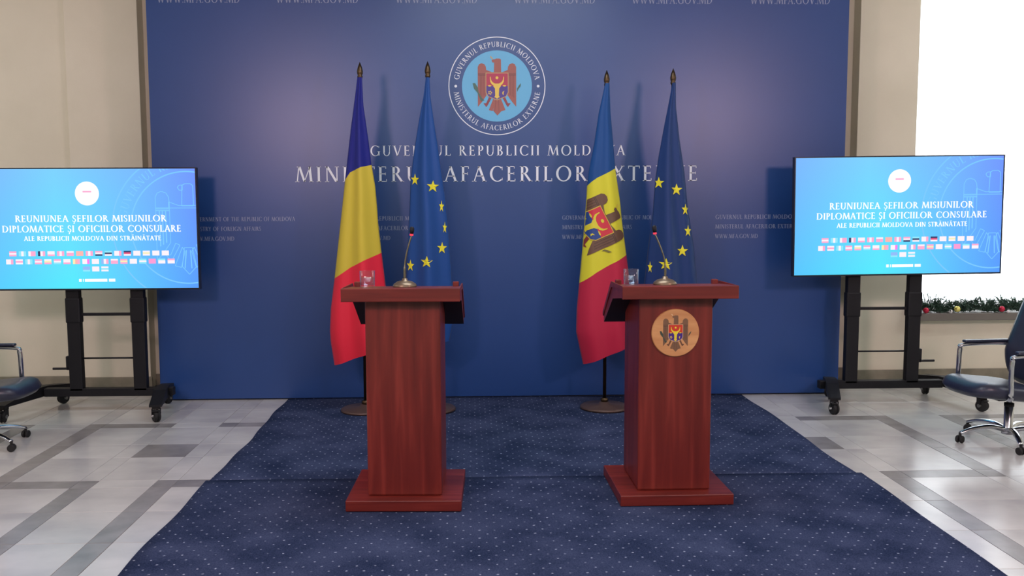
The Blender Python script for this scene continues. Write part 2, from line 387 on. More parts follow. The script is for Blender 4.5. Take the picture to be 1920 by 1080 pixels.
def tile(x0, x1, y0, y1, dk):
    w, d = round(x1-x0, 3), round(y1-y0, 3); key = (w, d, dk)
    if key not in tile_mesh:
        bm = bmesh.new(); g = .0012; b = .0015; a = [(-w/2+g, -d/2+g), (w/2-g, -d/2+g), (w/2-g, d/2-g), (-w/2+g, d/2-g)]
        lo = [bm.verts.new((x, y, -.004)) for x, y in a]; mid = [bm.verts.new((x, y, -b*.5)) for x, y in a]
        hi = [bm.verts.new((x-b*(1 if x > 0 else -1), y-b*(1 if y > 0 else -1), 0)) for x, y in a]
        bm.faces.new(hi)
        for A, Bq in ((lo, mid), (mid, hi)):
            for i in range(4): bm.faces.new([A[i], A[(i+1) % 4], Bq[(i+1) % 4], Bq[i]])
        me = bpy.data.meshes.new('tile'); bm.to_mesh(me); bm.free(); me.materials.append(M_floordark if dk else M_floorlight); tile_mesh[key] = me
    o = bpy.data.objects.new('tile', tile_mesh[key]); COL.objects.link(o); o.parent = fl; o.location = ((x0+x1)/2, (y0+y1)/2, 0)
for xs in (xl, xr):
    for a, b in zip(xs, xs[1:]):
        for c, d in zip(ys, ys[1:]):
            tile(a, b, c, d, is_dark((a+b)/2, (c+d)/2))
# walls
WX0, WX1 = 3.97, 6.6; WZ0, WZ1 = .63, 3.7
bm = bmesh.new()
box(bm, -6.5, -3.43, WY+.05, WY+.4, 0, 3.9)
box(bm, -3.43, 3.44, WY+.12, WY+.4, 0, 3.9)
box(bm, 3.5, WX0, WY+.03, WY+.4, 0, 3.9)
box(bm, WX0, WX1, WY, WY+.3, 0, WZ0-.07)
box(bm, WX0, WX1, WY, WY+.4, WZ1, 3.9)
box(bm, WX1, 7.5, WY, WY+.4, 0, 3.9)
tag(obj('wall_back', bm, M_wall), kind='structure')
tag(obj('trim_1', bx(-3.43, -2.81, WY-.02, WY+.2, 0, 3.9, bev=.004), M_wall), kind='structure')
tag(obj('trim_2', bx(3.44, WX0, WY-.02, WY+.2, 0, 3.9, bev=.004), M_wall), kind='structure')
tag(obj('wall_left', bx(-6.7, -6.5, -4.5, 8.4, 0, 3.9), M_wall), kind='structure')
tag(obj('wall_right', bx(7.5, 7.7, -4.5, 8.4, 0, 3.9), M_wall), kind='structure')
tag(obj('wall_front', bx(-6.7, 7.7, -4.7, -4.5, 0, 3.9), M_wall), kind='structure')
tag(obj('ceiling', bx(-6.7, 7.7, -4.7, 8.4, 3.9, 4.1), M_ceil), kind='structure')
bm = bmesh.new()
for a, b, y in ((-6.5, -3.43, WY+.05), (-3.445, -2.795, WY-.02), (-2.81, 3.44, WY+.12), (3.425, 3.985, WY-.02), (3.97, 7.5, WY)):
    box(bm, a, b, y-.018, y, 0, .105, bev=.003)
tag(obj('baseboard_back', bm, M_skirt), kind='structure')
# window: frame, mullions, panes, sill
win = tag(bpy.data.objects.new('window_1', None), kind='structure'); COL.objects.link(win); win.location = (WX0, WY+.25, WZ0)
W, Hh = WX1-WX0, WZ1-WZ0
bm = bmesh.new()
box(bm, 0, W, 0, .07, 0, .07); box(bm, 0, W, 0, .07, Hh-.07, Hh); box(bm, 0, .07, 0, .07, .07, Hh-.07); box(bm, W-.07, W, 0, .07, .07, Hh-.07)
obj('window_frame', bm, M_white, win)
for x in (.86, 1.72): obj('mullion', bx(x, x+.05, 0, .07, .07, Hh-.07, bev=.004), M_white, win)
for a, b in ((.07, .86), (.91, 1.72), (1.77, W-.07)): obj('pane', bx(a, b, .03, .036, .07, Hh-.07), M_glass, win)
obj('window_sill', bx(-.02, W+.02, -.39, 0, -.068, 0, bev=.006), M_sill, win)
# sheer curtain
M_sheer = bpy.data.materials.new('white_sheer_voile'); M_sheer.use_nodes = True
nt = M_sheer.node_tree; nt.nodes.remove(nt.nodes['Principled BSDF'])
tr = nt.nodes.new('ShaderNodeBsdfTransparent'); tl = nt.nodes.new('ShaderNodeBsdfTranslucent'); df = nt.nodes.new('ShaderNodeBsdfDiffuse')
tl.inputs[0].default_value = (.95, .95, .95, 1); df.inputs[0].default_value = (.9, .9, .9, 1)
m1 = nt.nodes.new('ShaderNodeMixShader'); m2 = nt.nodes.new('ShaderNodeMixShader'); m1.inputs[0].default_value = .25; m2.inputs[0].default_value = .62
nt.links.new(tl.outputs[0], m1.inputs[1]); nt.links.new(df.outputs[0], m1.inputs[2])
nt.links.new(tr.outputs[0], m2.inputs[1]); nt.links.new(m1.outputs[0], m2.inputs[2]); nt.links.new(m2.outputs[0], nt.nodes['Material Output'].inputs[0])
def curtain(x0, x1, y, z0, z1, label):
    bm = bmesh.new(); n = int((x1-x0)*60); cols = []
    for i in range(n+1):
        u = i/n; ph = u*(x1-x0)*2*PI/.13
        cols.append([bm.verts.new((x0+u*(x1-x0)+.006*math.sin(ph*.5+k), y+.018*math.sin(ph)*(1+.15*k)+.006*math.sin(ph*.31), z)) for k, z in enumerate((z0, (z0+z1)/2, z1))])
    for a, b in zip(cols, cols[1:]):
        for k in range(2): bm.faces.new([a[k], b[k], b[k+1], a[k+1]])
    o = obj('sheer_curtain', bm, M_sheer, smooth=True); tag(o, label, 'curtain')
curtain(WX0+.01, WX1, WY+.12, WZ0+.02, WZ1+.0, 'white sheer curtain glowing with daylight in the window at the right')

# ================================================================== BACKDROP
bd = thing('press_backdrop', 'wide blue press wall with seal and white lettering behind the flags', 'backdrop', (.2825, D, 0))
BX0, BX1, BZ = -2.556-.2825, 3.12-.2825, 3.62
obj('printed_panel', bx(BX0+.006, BX1-.006, 0, .02, .012, BZ, bev=.002), M_back, bd)
bm = bmesh.new(); box(bm, BX0, BX0+.04, .021, .06, 0, BZ); box(bm, BX1-.04, BX1, .021, .06, 0, BZ); box(bm, BX0+.04, BX1-.04, .021, .06, 0, .04); box(bm, BX0+.04, BX1-.04, .021, .06, BZ-.04, BZ)
obj('frame', bm, M_backside, bd)
def bt(name, s, x0, x1, z, cap, m, track=.06): obj(name, text_bm(s, x0-.2825, x1-.2825, z, cap, -.0012, track=track), m, bd)
bt('lettering', 'GUVERNUL REPUBLICII MOLDOVA', -.793, 1.292, 2.004, .083, M_print, .16)
bt('lettering', 'MINISTERUL AFACERILOR EXTERNE', -1.397, 1.897, 1.795, .124, M_print, .16)
for x in (-2.459, -1.518, -.566, .384, 1.336, 2.30): bt('small_lettering', 'WWW.MFA.GOV.MD', x, x+.655, 3.217, .062, M_printdim)
for x in (-2.265, .775):
    bt('small_lettering', 'GOVERNMENT OF THE REPUBLIC OF MOLDOVA', x, x+.855, 1.480, .034, M_printdim)
    bt('small_lettering', 'MINISTRY OF FOREIGN AFFAIRS', x, x+.578, 1.401, .034, M_printdim)
    bt('small_lettering', 'WWW.MFA.GOV.MD', x, x+.36, 1.321, .034, M_printdim)
for x in (-.995, 2.045):
    bt('small_lettering', 'GUVERNUL REPUBLICII MOLDOVA', x, x+.70, 1.480, .034, M_printdim)
    bt('small_lettering', 'MINISTERUL AFACERILOR EXTERNE', x, x+.70, 1.401, .034, M_printdim)
    bt('small_lettering', 'WWW.MFA.GOV.MD', x, x+.36, 1.321, .034, M_printdim)
SX, SZ = .243-.2825, 2.562
bm = bmesh.new()
n = 96
for i in range(n):
    a, b = 2*PI*i/n, 2*PI*(i+1)/n
    add_poly(bm, [(SX+r*math.cos(q), -.0012, SZ+r*math.sin(q)) for r, q in ((.386, a), (.393, a), (.393, b), (.386, b))])
arc_text(bm, 'GUVERNUL REPUBLICII MOLDOVA', SX, SZ, -.0012, .312, .042, 171, 9)
arc_text(bm, 'MINISTERUL AFACERILOR EXTERNE', SX, SZ, -.0012, .312, .042, 188, 352, top=False)
for a in (180, 0):
    add_poly(bm, [(SX+.334*math.cos(math.radians(a))+.011*math.cos(2*PI*i/16), -.0012, SZ+.011*math.sin(2*PI*i/16)) for i in range(16)])
seal = obj('seal_ring', bm, M_print, bd)
obj('seal_disc', lathe([(0, 0), (.284, 0), (.284, .001)], 64, mtx=Matrix.Translation((SX, -.0012, SZ)) @ Matrix.Rotation(PI/2, 4, 'X')), M_seal_blue, bd)
k_ = .284/506
obj('coat_of_arms', arms_bm(KEYS, lambda u, v, i: (SX+u*k_, -.0028-.00004*i, SZ+v*k_)), ARM_A, bd)

# ================================================================== CARPETS
tc = N(M_carpet, 'ShaderNodeTexCoord'); sep = N(M_carpet, 'ShaderNodeSeparateXYZ'); L(M_carpet, tc.outputs['Object'], sep.inputs[0])
def mth(m, op, a, b=None, c=None):
    n = N(m, 'ShaderNodeMath', operation=op)
    for i, v in enumerate((a, b, c)):
        if v is None: continue
        if isinstance(v, (int, float)): n.inputs[i].default_value = v
        else: L(m, v, n.inputs[i])
    return n.outputs[0]
mc = M_carpet
wob = N(mc, 'ShaderNodeTexNoise'); wob.inputs['Scale'].default_value = 14; L(mc, tc.outputs['Object'], wob.inputs[0])
wv = mth(mc, 'MULTIPLY', mth(mc, 'SUBTRACT', wob.outputs[0], .5), .35)
px = .078; py = .054
yy = mth(mc, 'ADD', mth(mc, 'DIVIDE', sep.outputs[1], py), wv)
row = mth(mc, 'FLOOR', yy)
off = mth(mc, 'MULTIPLY', mth(mc, 'MODULO', mth(mc, 'ABSOLUTE', row), 2), .5)
xx = mth(mc, 'ADD', mth(mc, 'ADD', mth(mc, 'DIVIDE', sep.outputs[0], px), off), wv)
dx = mth(mc, 'MULTIPLY', mth(mc, 'SUBTRACT', mth(mc, 'FRACT', xx), .5), px)
dy = mth(mc, 'MULTIPLY', mth(mc, 'SUBTRACT', mth(mc, 'FRACT', yy), .5), py)
dd = mth(mc, 'SQRT', mth(mc, 'ADD', mth(mc, 'MULTIPLY', dx, dx), mth(mc, 'MULTIPLY', dy, dy)))
dot = N(mc, 'ShaderNodeMapRange'); dot.inputs['From Min'].default_value = .0062; dot.inputs['From Max'].default_value = .0035
L(mc, dd, dot.inputs[0])
cn = N(mc, 'ShaderNodeTexNoise'); cn.inputs['Scale'].default_value = 3; cn.inputs['Detail'].default_value = 6; L(mc, tc.outputs['Object'], cn.inputs[0])
cf = N(mc, 'ShaderNodeTexNoise'); cf.inputs['Scale'].default_value = 160; cf.inputs['Detail'].default_value = 2; L(mc, tc.outputs['Object'], cf.inputs[0])
base = ramp(mc, mth(mc, 'ADD', mth(mc, 'MULTIPLY', cn.outputs[0], .6), mth(mc, 'MULTIPLY', cf.outputs[0], .4)), [(.36, lin((34, 45, 72))), (.66, lin((70, 80, 110)))])
mix = N(mc, 'ShaderNodeMix', data_type='RGBA'); dv = N(mc, 'ShaderNodeTexNoise'); dv.inputs['Scale'].default_value = 26; L(mc, tc.outputs['Object'], dv.inputs[0])
dr = N(mc, 'ShaderNodeMapRange'); dr.inputs['From Min'].default_value = .36; dr.inputs['From Max'].default_value = .58; dr.inputs['To Min'].default_value = .12; L(mc, dv.outputs[0], dr.inputs[0])
L(mc, mth(mc, 'MULTIPLY', dot.outputs[0], dr.outputs[0]), mix.inputs[0]); L(mc, base, mix.inputs[6]); mix.inputs[7].default_value = lin((158, 168, 190))
pb = mc.node_tree.nodes['Principled BSDF']; L(mc, mix.outputs[2], pb.inputs['Base Color'])
bmp = N(mc, 'ShaderNodeBump'); bmp.inputs['Strength'].default_value = .5; bmp.inputs['Distance'].default_value = .004
L(mc, cf.outputs[0], bmp.inputs['Height']); L(mc, bmp.outputs[0], pb.inputs['Normal'])
def carpet(x0, x1, y0, y1, label, ph, lipfront=False, lipback=False, taper=0):
    nx, ny = 40, 40; th = .009; bm = bmesh.new(); cx, cy_ = (x0+x1)/2, (y0+y1)/2; top, bot = [], []
    for j in range(ny+1):
        v = j/ny; y = y0+(y1-y0)*v; r = []; s = []
        e0 = .008*math.sin(v*9+ph)+.006*math.sin(v*23+ph*2)+taper*v; e1 = .008*math.sin(v*8+ph*3)+.005*math.sin(v*19+ph)+taper*.7*v
        for i in range(nx+1):
            u = i/nx; x = x0-e0+(x1+e1-x0+e0)*u
            z = th+.0015*math.sin(u*17+v*6)+.0012*math.sin(v*21+u*3)
            z += .0028*math.exp(-((y-y1)/.03)**2)*(1 if lipback else 0)
            r.append(bm.verts.new((x-cx, y-cy_, z)))
            s.append(bm.verts.new((x-cx, y-cy_, 0)) if i in (0, nx) or j in (0, ny) else None)
        top.append(r); bot.append(s)
    for j in range(ny):
        for i in range(nx): bm.faces.new([top[j][i], top[j][i+1], top[j+1][i+1], top[j+1][i]])
        bm.faces.new([bot[j][0], top[j][0], top[j+1][0], bot[j+1][0]]); bm.faces.new([bot[j][nx], bot[j+1][nx], top[j+1][nx], top[j][nx]])
    for i in range(nx):
        bm.faces.new([bot[0][i], bot[0][i+1], top[0][i+1], top[0][i]]); bm.faces.new([bot[ny][i+1], bot[ny][i], top[ny][i], top[ny][i+1]])
    o = obj('carpet_runner', bm, M_carpet, smooth=True, loc=(cx, cy_, .001)); tag(o, label, 'carpet')
carpet(-1.503, 2.293, 5.19, 7.43, 'dark blue dotted carpet at the foot of the press wall, behind the seam', 1.0)
carpet(-1.503, 2.293, 1.9, 5.186, 'blue dotted carpet in the foreground, in front of the seam', 2.3, lipback=True, taper=.035)

# ================================================================== LECTERNS
def lectern(label, x, y, rz, emblem):
    t = thing('lectern', label, 'lectern', (x, y, .0125), rz)     # origin: centre of front edge of the foot
    obj('base', bx(-.302, .302, 0, .57, 0, .058, bev=.004), M_woodh, t)
    obj('column', bx(-.196, .196, .085, .50, .058, 1.10, bev=.009), M_woodv, t)
    # desk: level ledge at the front, reading slope falling away behind
    prof = [(.012, 1.168), (.012, 1.104), (.03, 1.104), (.32, 1.072), (.612, .905), (.622, .945), (.345, 1.148), (.33, 1.150)]
    dk = prism(prof, -.298, .298)
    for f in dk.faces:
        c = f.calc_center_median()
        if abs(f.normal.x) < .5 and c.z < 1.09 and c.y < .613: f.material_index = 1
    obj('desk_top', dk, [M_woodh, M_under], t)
    obj('front_rail', bx(-.304, .304, -.012, .012, 1.100, 1.168, bev=.003), M_woodh, t)
    for s in (-1, 1): obj('edge_band', prism([(.012, 1.168), (.012, 1.150), (.33, 1.134), (.345, 1.132), (.622, .940), (.628, .962), (.352, 1.164), (.335, 1.166)], min(s*.298, s*.304), max(s*.298, s*.304)), M_woodh, t)
    for s in (-1, 1): obj('end_stop', bx(s*.268-.016, s*.268+.016, .30, .335, 1.150, 1.176, bev=.004), M_woodv, t)
    if emblem:
        m_disc = noisy(mat('tan_wood_plaque', (206, 150, 96), .45), [(198, 140, 88), (216, 162, 106)], 4, (1, 1, 6))
        c = (-.005, .085, .912)
        pl = obj('emblem_plaque', lathe([(0, 0), (.124, 0), (.127, .004), (.127, .012), (0, .012)], 64, mtx=Matrix.Translation((c[0], c[1]-.012, c[2])) @ Matrix.Rotation(-PI/2, 4, 'X')), m_disc, t)
        k = .125/506*.97
        obj('coat_of_arms', arms_bm(KEYS, lambda u, v, i: (c[0]+u*k, c[1]-.0124-.00003*i, c[2]+v*k)), ARM_B, pl)
    return t
lectern('red-brown wooden lectern without an emblem, in front of the blue, yellow and red flag', -.346, 4.60, math.radians(-1.9), False)
lectern('red-brown wooden lectern with a round tan coat-of-arms plaque on its column', 1.098, 4.635, math.radians(.6), True)

def mic(label, x, y, z, dx, h, rz=0):
    t = thing('gooseneck_microphone', label, 'microphone', (x, y, z), rz)
    obj('base', lathe([(0, 0), (.062, 0), (.064, .006), (.058, .016), (.04, .028), (.016, .034), (.013, .044), (0, .046)], 40), M_micbase, t, True)
    pts = smooth_spline([(0, 0, .04), (dx*.0, 0, .10), (dx*.16, .0, .155), (dx*.52, .0, .215), (dx*.92, 0, h-.03)], 6)
    obj('gooseneck', tube(pts, [.0065 if i < 7 else .0042 for i in range(len(pts))], 10), M_mic, t, True)
    a, b = Vector((dx*.92, 0, h-.03)), Vector((dx, .0, h+.012)); d = (b-a)
    obj('light_ring', tube([a, a+d*.22], .0095, 14), M_led, t, True)
    obj('microphone_head', tube([a+d*.22, a+d*.5, a+d*.95, b+d*.12], [.0085, .012, .012, .006], 14), M_black, t, True)
mic('gooseneck microphone leaning right, on the lectern without an emblem', -.336, 4.78, 1.173, .042, .30, math.radians(-2))
mic('gooseneck microphone leaning left, on the lectern with the round plaque', 1.053, 4.80, 1.173, -.062, .30)

def tumbler(label, x, y, z):
    t = thing('water_glass', label, 'glass', (x, y, z))
    obj('tumbler', lathe([(0, 0), (.036, 0), (.039, .004), (.041, .086), (.0398, .0865), (.0388, .085), (.0372, .010), (0, .009)], 40), M_glass, t, True)
    obj('water', lathe([(0, .0100), (.0360, .0110), (.0372, .050), (0, .050)], 40), M_water, t, True)
tumbler('glass half full of water on the lectern without an emblem', -.535, 4.80, 1.1712)
tumbler('glass half full of water on the lectern with the round plaque', .872, 4.81, 1.1712)

# ================================================================== FLAGS
def interp(tab, z):           # tab: (x,z) with falling z
    if z >= tab[0][1]: return tab[0][0]
    for (x0, z0), (x1, z1) in zip(tab, tab[1:]):
        if z >= z1: return x0+(x1-x0)*(z0-z)/(z0-z1)
    return tab[-1][0]
def curve_at(c, s):           # c: list of (s, z)
    for (s0, z0), (s1, z1) in zip(c, c[1:]):
        if s <= s1: return z0+(z1-z0)*(s-s0)/(s1-s0)
    return c[-1][1]
class Cloth:
    def __init__(self, lt, rt, y, px, ph=0, folds=2.2, amp=.10):
        self.lt, self.rt, self.y, self.px, self.ph, self.folds, self.amp = lt, rt, y, px, ph, folds, amp
    def edges(self, z): return interp(self.lt, z), interp(self.rt, z)
    def front(self, s, z):
        l, r = self.edges(z); w = r-l
        s_ = min(max(s, 0), 1); e = math.sin(PI*s_)
        y = self.y-.30*w*(max(e, 0)**.75)-self.amp*w*e*math.sin(2*PI*self.folds*s_+self.ph+z*.8)
        return Vector((l+w*s_, y, z))
    def back(self, s, z):
        l, r = self.edges(z); w = r-l; e = math.sin(PI*s)
        return Vector((l+w*s, self.y+.22*w*e+.08*w*e*math.sin(2*PI*1.7*s+self.ph), z))
    def at(self, x, z, off=.004):
        l, r = self.edges(z); s = (x-l)/max(r-l, .01)
        p = self.front(s, z); p.y -= off; return p
def cloth_obj(cl, curves, rows, mats, parent, o0):
    bm = bmesh.new(); ns = 40
    def grid(fn, flip):
        V = []; mi = []
        for b, (c0, c1) in enumerate(zip(curves, curves[1:])):
            n = rows[b]
            for j in range(n+1 if b == len(rows)-1 else n):
                q = j/n; r = []
                for i in range(ns+1):
                    s = i/ns; z = curve_at(c0, s)*(1-q)+curve_at(c1, s)*q
                    r.append(bm.verts.new(fn(s, z)-o0))
                V.append(r); mi.append(b)
        for j in range(len(V)-1):
            for i in range(ns):
                f = [V[j][i], V[j+1][i], V[j+1][i+1], V[j][i+1]]
                if flip: f = f[::-1]
                bm.faces.new(f).material_index = mi[j]
    grid(cl.front, False); grid(cl.back, True)
    bmesh.ops.remove_doubles(bm, verts=bm.verts, dist=.0004)
    return obj('flag_cloth', bm, mats, parent, True)
def flag(label, px, py, top, cl, curves, rows, mats, zfin):
    t = thing('flag_on_stand', label, 'flag', (px, py, .0125)); o0 = Vector((px, py, .0125))
    obj('base', lathe([(0, 0), (.19, 0), (.192, .012), (.18, .022), (.05, .03), (.036, .05), (.0, .052)], 48), M_basebrown, t, True)
    obj('collar', lathe([(.018, .05), (.03, .052), (.03, .075), (.018, .082)], 24), M_finial, t, True)
    obj('pole', tube([(0, 0, .05), (0, 0, top-.02)], .0135, 16), M_pole, t, True)
    z = zfin-.115-.01
    obj('finial', lathe([(.012, z-.012), (.017, z-.008), (.021, z+.006), (.016, z+.014), (.021, z+.026), (.023, z+.042), (.016, z+.075), (.0, z+.115)], 20), M_finial, t, True)
    c = cloth_obj(cl, curves, rows, mats, t, o0)
    return t, c, o0
FY = 6.93
ro_l = [(-.822, 2.56), (-.841, 2.427), (-.877, 2.186), (-.909, 1.944), (-.928, 1.801), (-.956, 1.577), (-.975, 1.432), (-1.023, 1.051), (-1.056, .814), (-1.066, .65), (-1.062, .56), (-1.037, .377)]
ro_r = [(-.787, 2.56), (-.780, 2.352), (-.747, 2.099), (-.726, 1.912), (-.700, 1.744), (-.687, 1.567), (-.684, 1.487), (-.660, 1.24), (-.635, 1.003), (-.607, .729), (-.593, .543)]
cl = Cloth(ro_l, ro_r, FY, -.805, .6, 1.6, .09)
flag('blue, yellow and red tricolour flag hanging on a pole behind the left lectern', -.806, 6.965, 2.57, cl,
     [[(0, 2.56), (1, 2.56)], [(0, 1.795), (.18, 1.853), (.6, 1.89), (1, 1.908)], [(0, 1.047), (.33, 1.135), (.64, 1.192), (1, 1.243)], [(0, .377), (1, .545)]],
     [24, 20, 20], [M_f_navy, M_f_yel, M_f_red], 2.678)
def star_part(cl, o0, x, z, r, wx, parent, rot=0):
    bm = bmesh.new(); c = cl.at(x, z, .006); vs = []
    for i in range(10):
        a = PI/2+2*PI*i/10+rot; rr = r if i % 2 == 0 else r*.40
        vs.append(bm.verts.new(cl.at(x+rr*math.cos(a)*wx, z+rr*math.sin(a), .005)-o0))
    cv = bm.verts.new(c-o0)
    for i in range(10): bm.faces.new([vs[i], vs[(i+1) % 10], cv])
    obj('star', bm, M_f_star, parent)
eu_l = [(-.309, 2.56), (-.327, 2.427), (-.365, 2.241), (-.403, 2.023), (-.434, 1.799), (-.445, 1.574), (-.460, 1.34), (-.476, 1.056), (-.493, .728), (-.503, .50)]
eu_r = [(-.281, 2.56), (-.275, 2.407), (-.249, 2.221), (-.223, 2.054), (-.208, 1.931), (-.170, 1.662), (-.148, 1.42), (-.130, 1.135), (-.113, .725), (-.147, .56)]
cl = Cloth(eu_l, eu_r, FY, -.296, 2.2, 1.5, .10)
t, c, o0 = flag('blue flag with yellow stars behind the lectern without an emblem', -.296, 6.965, 2.57, cl,
     [[(0, 2.56), (1, 2.56)], [(0, .50), (1, .56)]], [56], [M_f_eu], 2.684)
for x, z, w in ((-.398, 1.795, .72), (-.262, 1.743, 1), (-.199, 1.593, .42), (-.176, 1.432, .36), (-.198, 1.278, .8), (-.312, 1.177, 1.05), (-.440, 1.145, .66)): star_part(cl, o0, x, z, .047, w, c, -.05)
md_l = [(1.046, 2.517), (.997, 2.295), (.964, 2.071), (.920, 1.851), (.911, 1.75), (.905, 1.625), (.880, 1.30), (.855, 1.014), (.836, .796), (.832, .622), (.887, .367)]
md_r = [(1.078, 2.517), (1.088, 2.295), (1.110, 2.071), (1.128, 1.871), (1.167, 1.624), (1.180, 1.494), (1.219, 1.217), (1.237, 1.085), (1.257, .714), (1.267, .522)]
cl = Cloth(md_l, md_r, FY, 1.06, .2, 1.3, .07)
t, c, o0 = flag('blue, yellow and crimson flag with an eagle coat of arms', 1.062, 6.965, 2.52, cl,
     [[(0, 2.517), (1, 2.517)], [(0, 1.745), (.12, 1.775), (.3, 1.805), (1, 1.878)], [(0, 1.000), (.3, 1.085), (.6, 1.15), (1, 1.217)], [(0, .367), (1, .522)]],
     [24, 20, 20], [M_f_mblue, M_f_yel2, M_f_red2], 2.619)
LV = {'wing': 0, 'leg': 0, 'green': 1, 'line': 1, 'gold': 2, 'red': 3, 'blue': 3, 'horn': 4}
LV = [LV[k] for k, p in arms_layers()]
def md_map(u, v, i):
    zx = 380+.508*u+.805*(v-184); zy = 475+1.048*u-.366*(v-184)
    x, z = .823+.000605*zx, 1.778-.0006*zy
    l, r = cl.edges(z); x = max(x, l+.004)
    return cl.at(x, z, .004+.0011*LV[i])-o0
obj('coat_of_arms', arms_bm(KEYS, md_map, sub=26), ARM_C, c)
e2_l = [(1.557, 2.52), (1.531, 2.37), (1.495, 2.182), (1.457, 1.962), (1.434, 1.793), (1.417, 1.534), (1.383, 1.249), (1.354, .961), (1.348, .713), (1.358, .547)]
e2_r = [(1.583, 2.52), (1.586, 2.35), (1.618, 2.094), (1.659, 1.849), (1.692, 1.557), (1.737, 1.312), (1.771, 1.008), (1.796, .71), (1.783, .501)]
cl = Cloth(e2_l, e2_r, FY, 1.57, 3.6, 1.5, .10)
t, c, o0 = flag('dark blue flag with yellow stars behind the lectern with the round plaque', 1.57, 6.965, 2.52, cl,
     [[(0, 2.52), (1, 2.52)], [(0, .547), (1, .501)]], [56], [M_f_eu2], 2.632)
for x, z, w in ((1.455, 1.765, .75), (1.587, 1.712, 1), (1.659, 1.561, .7), (1.680, 1.398, .68), (1.635, 1.247, 1), (1.496, 1.15, 1.05), (1.396, 1.121, .36)): star_part(cl, o0, x, z, .047, w, c, -.04)

# ================================================================== TELEVISIONS
M_screen = bpy.data.materials.new('blue_slide_screen'); M_screen.use_nodes = True
nt = M_screen.node_tree; nt.nodes.remove(nt.nodes['Principled BSDF'])
def N2(t, **k):
    n = nt.nodes.new(t)
    for a, b in k.items(): setattr(n, a, b)
    return n
tc = N2('ShaderNodeTexCoord'); sep = N2('ShaderNodeSeparateXYZ'); nt.links.new(tc.outputs['Generated'], sep.inputs[0])
def rmp(src, stops):
    r = N2('ShaderNodeValToRGB'); nt.links.new(src, r.inputs[0]); e = r.color_ramp.elements
    while len(e) < len(stops): e.new(.5)
    for i, (p, c) in enumerate(stops): e[i].position = p; e[i].color = lin(c)
    return r.outputs[0]
rb = rmp(sep.outputs[0], [(0, (92, 200, 255)), (.42, (88, 238, 255)), (.72, (98, 200, 255)), (1, (92, 160, 255))])
rt_ = rmp(sep.outputs[0], [(0, (128, 186, 255)), (.35, (128, 212, 255)), (.7, (124, 190, 255)), (1, (118, 154, 255))])
mx = N2('ShaderNodeMix', data_type='RGBA'); nt.links.new(sep.outputs[2], mx.inputs[0]); nt.links.new(rb, mx.inputs[6]); nt.links.new(rt_, mx.inputs[7])
em = N2('ShaderNodeEmission'); nt.links.new(mx.outputs[2], em.inputs[0]); nt.links.new(em.outputs[0], nt.nodes['Material Output'].inputs[0])
E_white = emis('slide_white', (255, 255, 255), 1.15)
E_mark = emis('slide_watermark', (128, 204, 255), 1.0)
PALC = {'W': (255, 245, 252), 'P': (255, 176, 214), 'K': (62, 70, 110), 'C': (150, 235, 255), 'O': (255, 186, 180), 'Y': (250, 240, 190), 'G': (255, 130, 240), 'R': (235, 90, 130), 'L': (150, 190, 250), 'B': (110, 150, 235), 'M': (255, 160, 216)}
PK = list(PALC); E_fl = [emis('slide_flag_'+k.lower(), PALC[k], 1.0) for k in PK]
ROW1 = ['hPWP', 'vCWC', 'vWPP', 'vKWP', 'hWWP', 'vPWP', 'hWPP', 'hOOO', 'vPWP', 'hPWK', 'hCKW', 'vWWP', 'hKRW', 'hWWW', 'hWYW', 'hWWW', 'vWWW']
ROW2 = ['vWWP', 'hWPW', 'vCWC', 'hPWP', 'hWYP', 'hPWC', 'hWWP', 'vYOP', 'vWWG', 'vWWW', 'vLWP', 'hWPP', 'hPYP', 'hWWW', 'hCWC', 'hMMM', 'hCWW', 'hPWW']
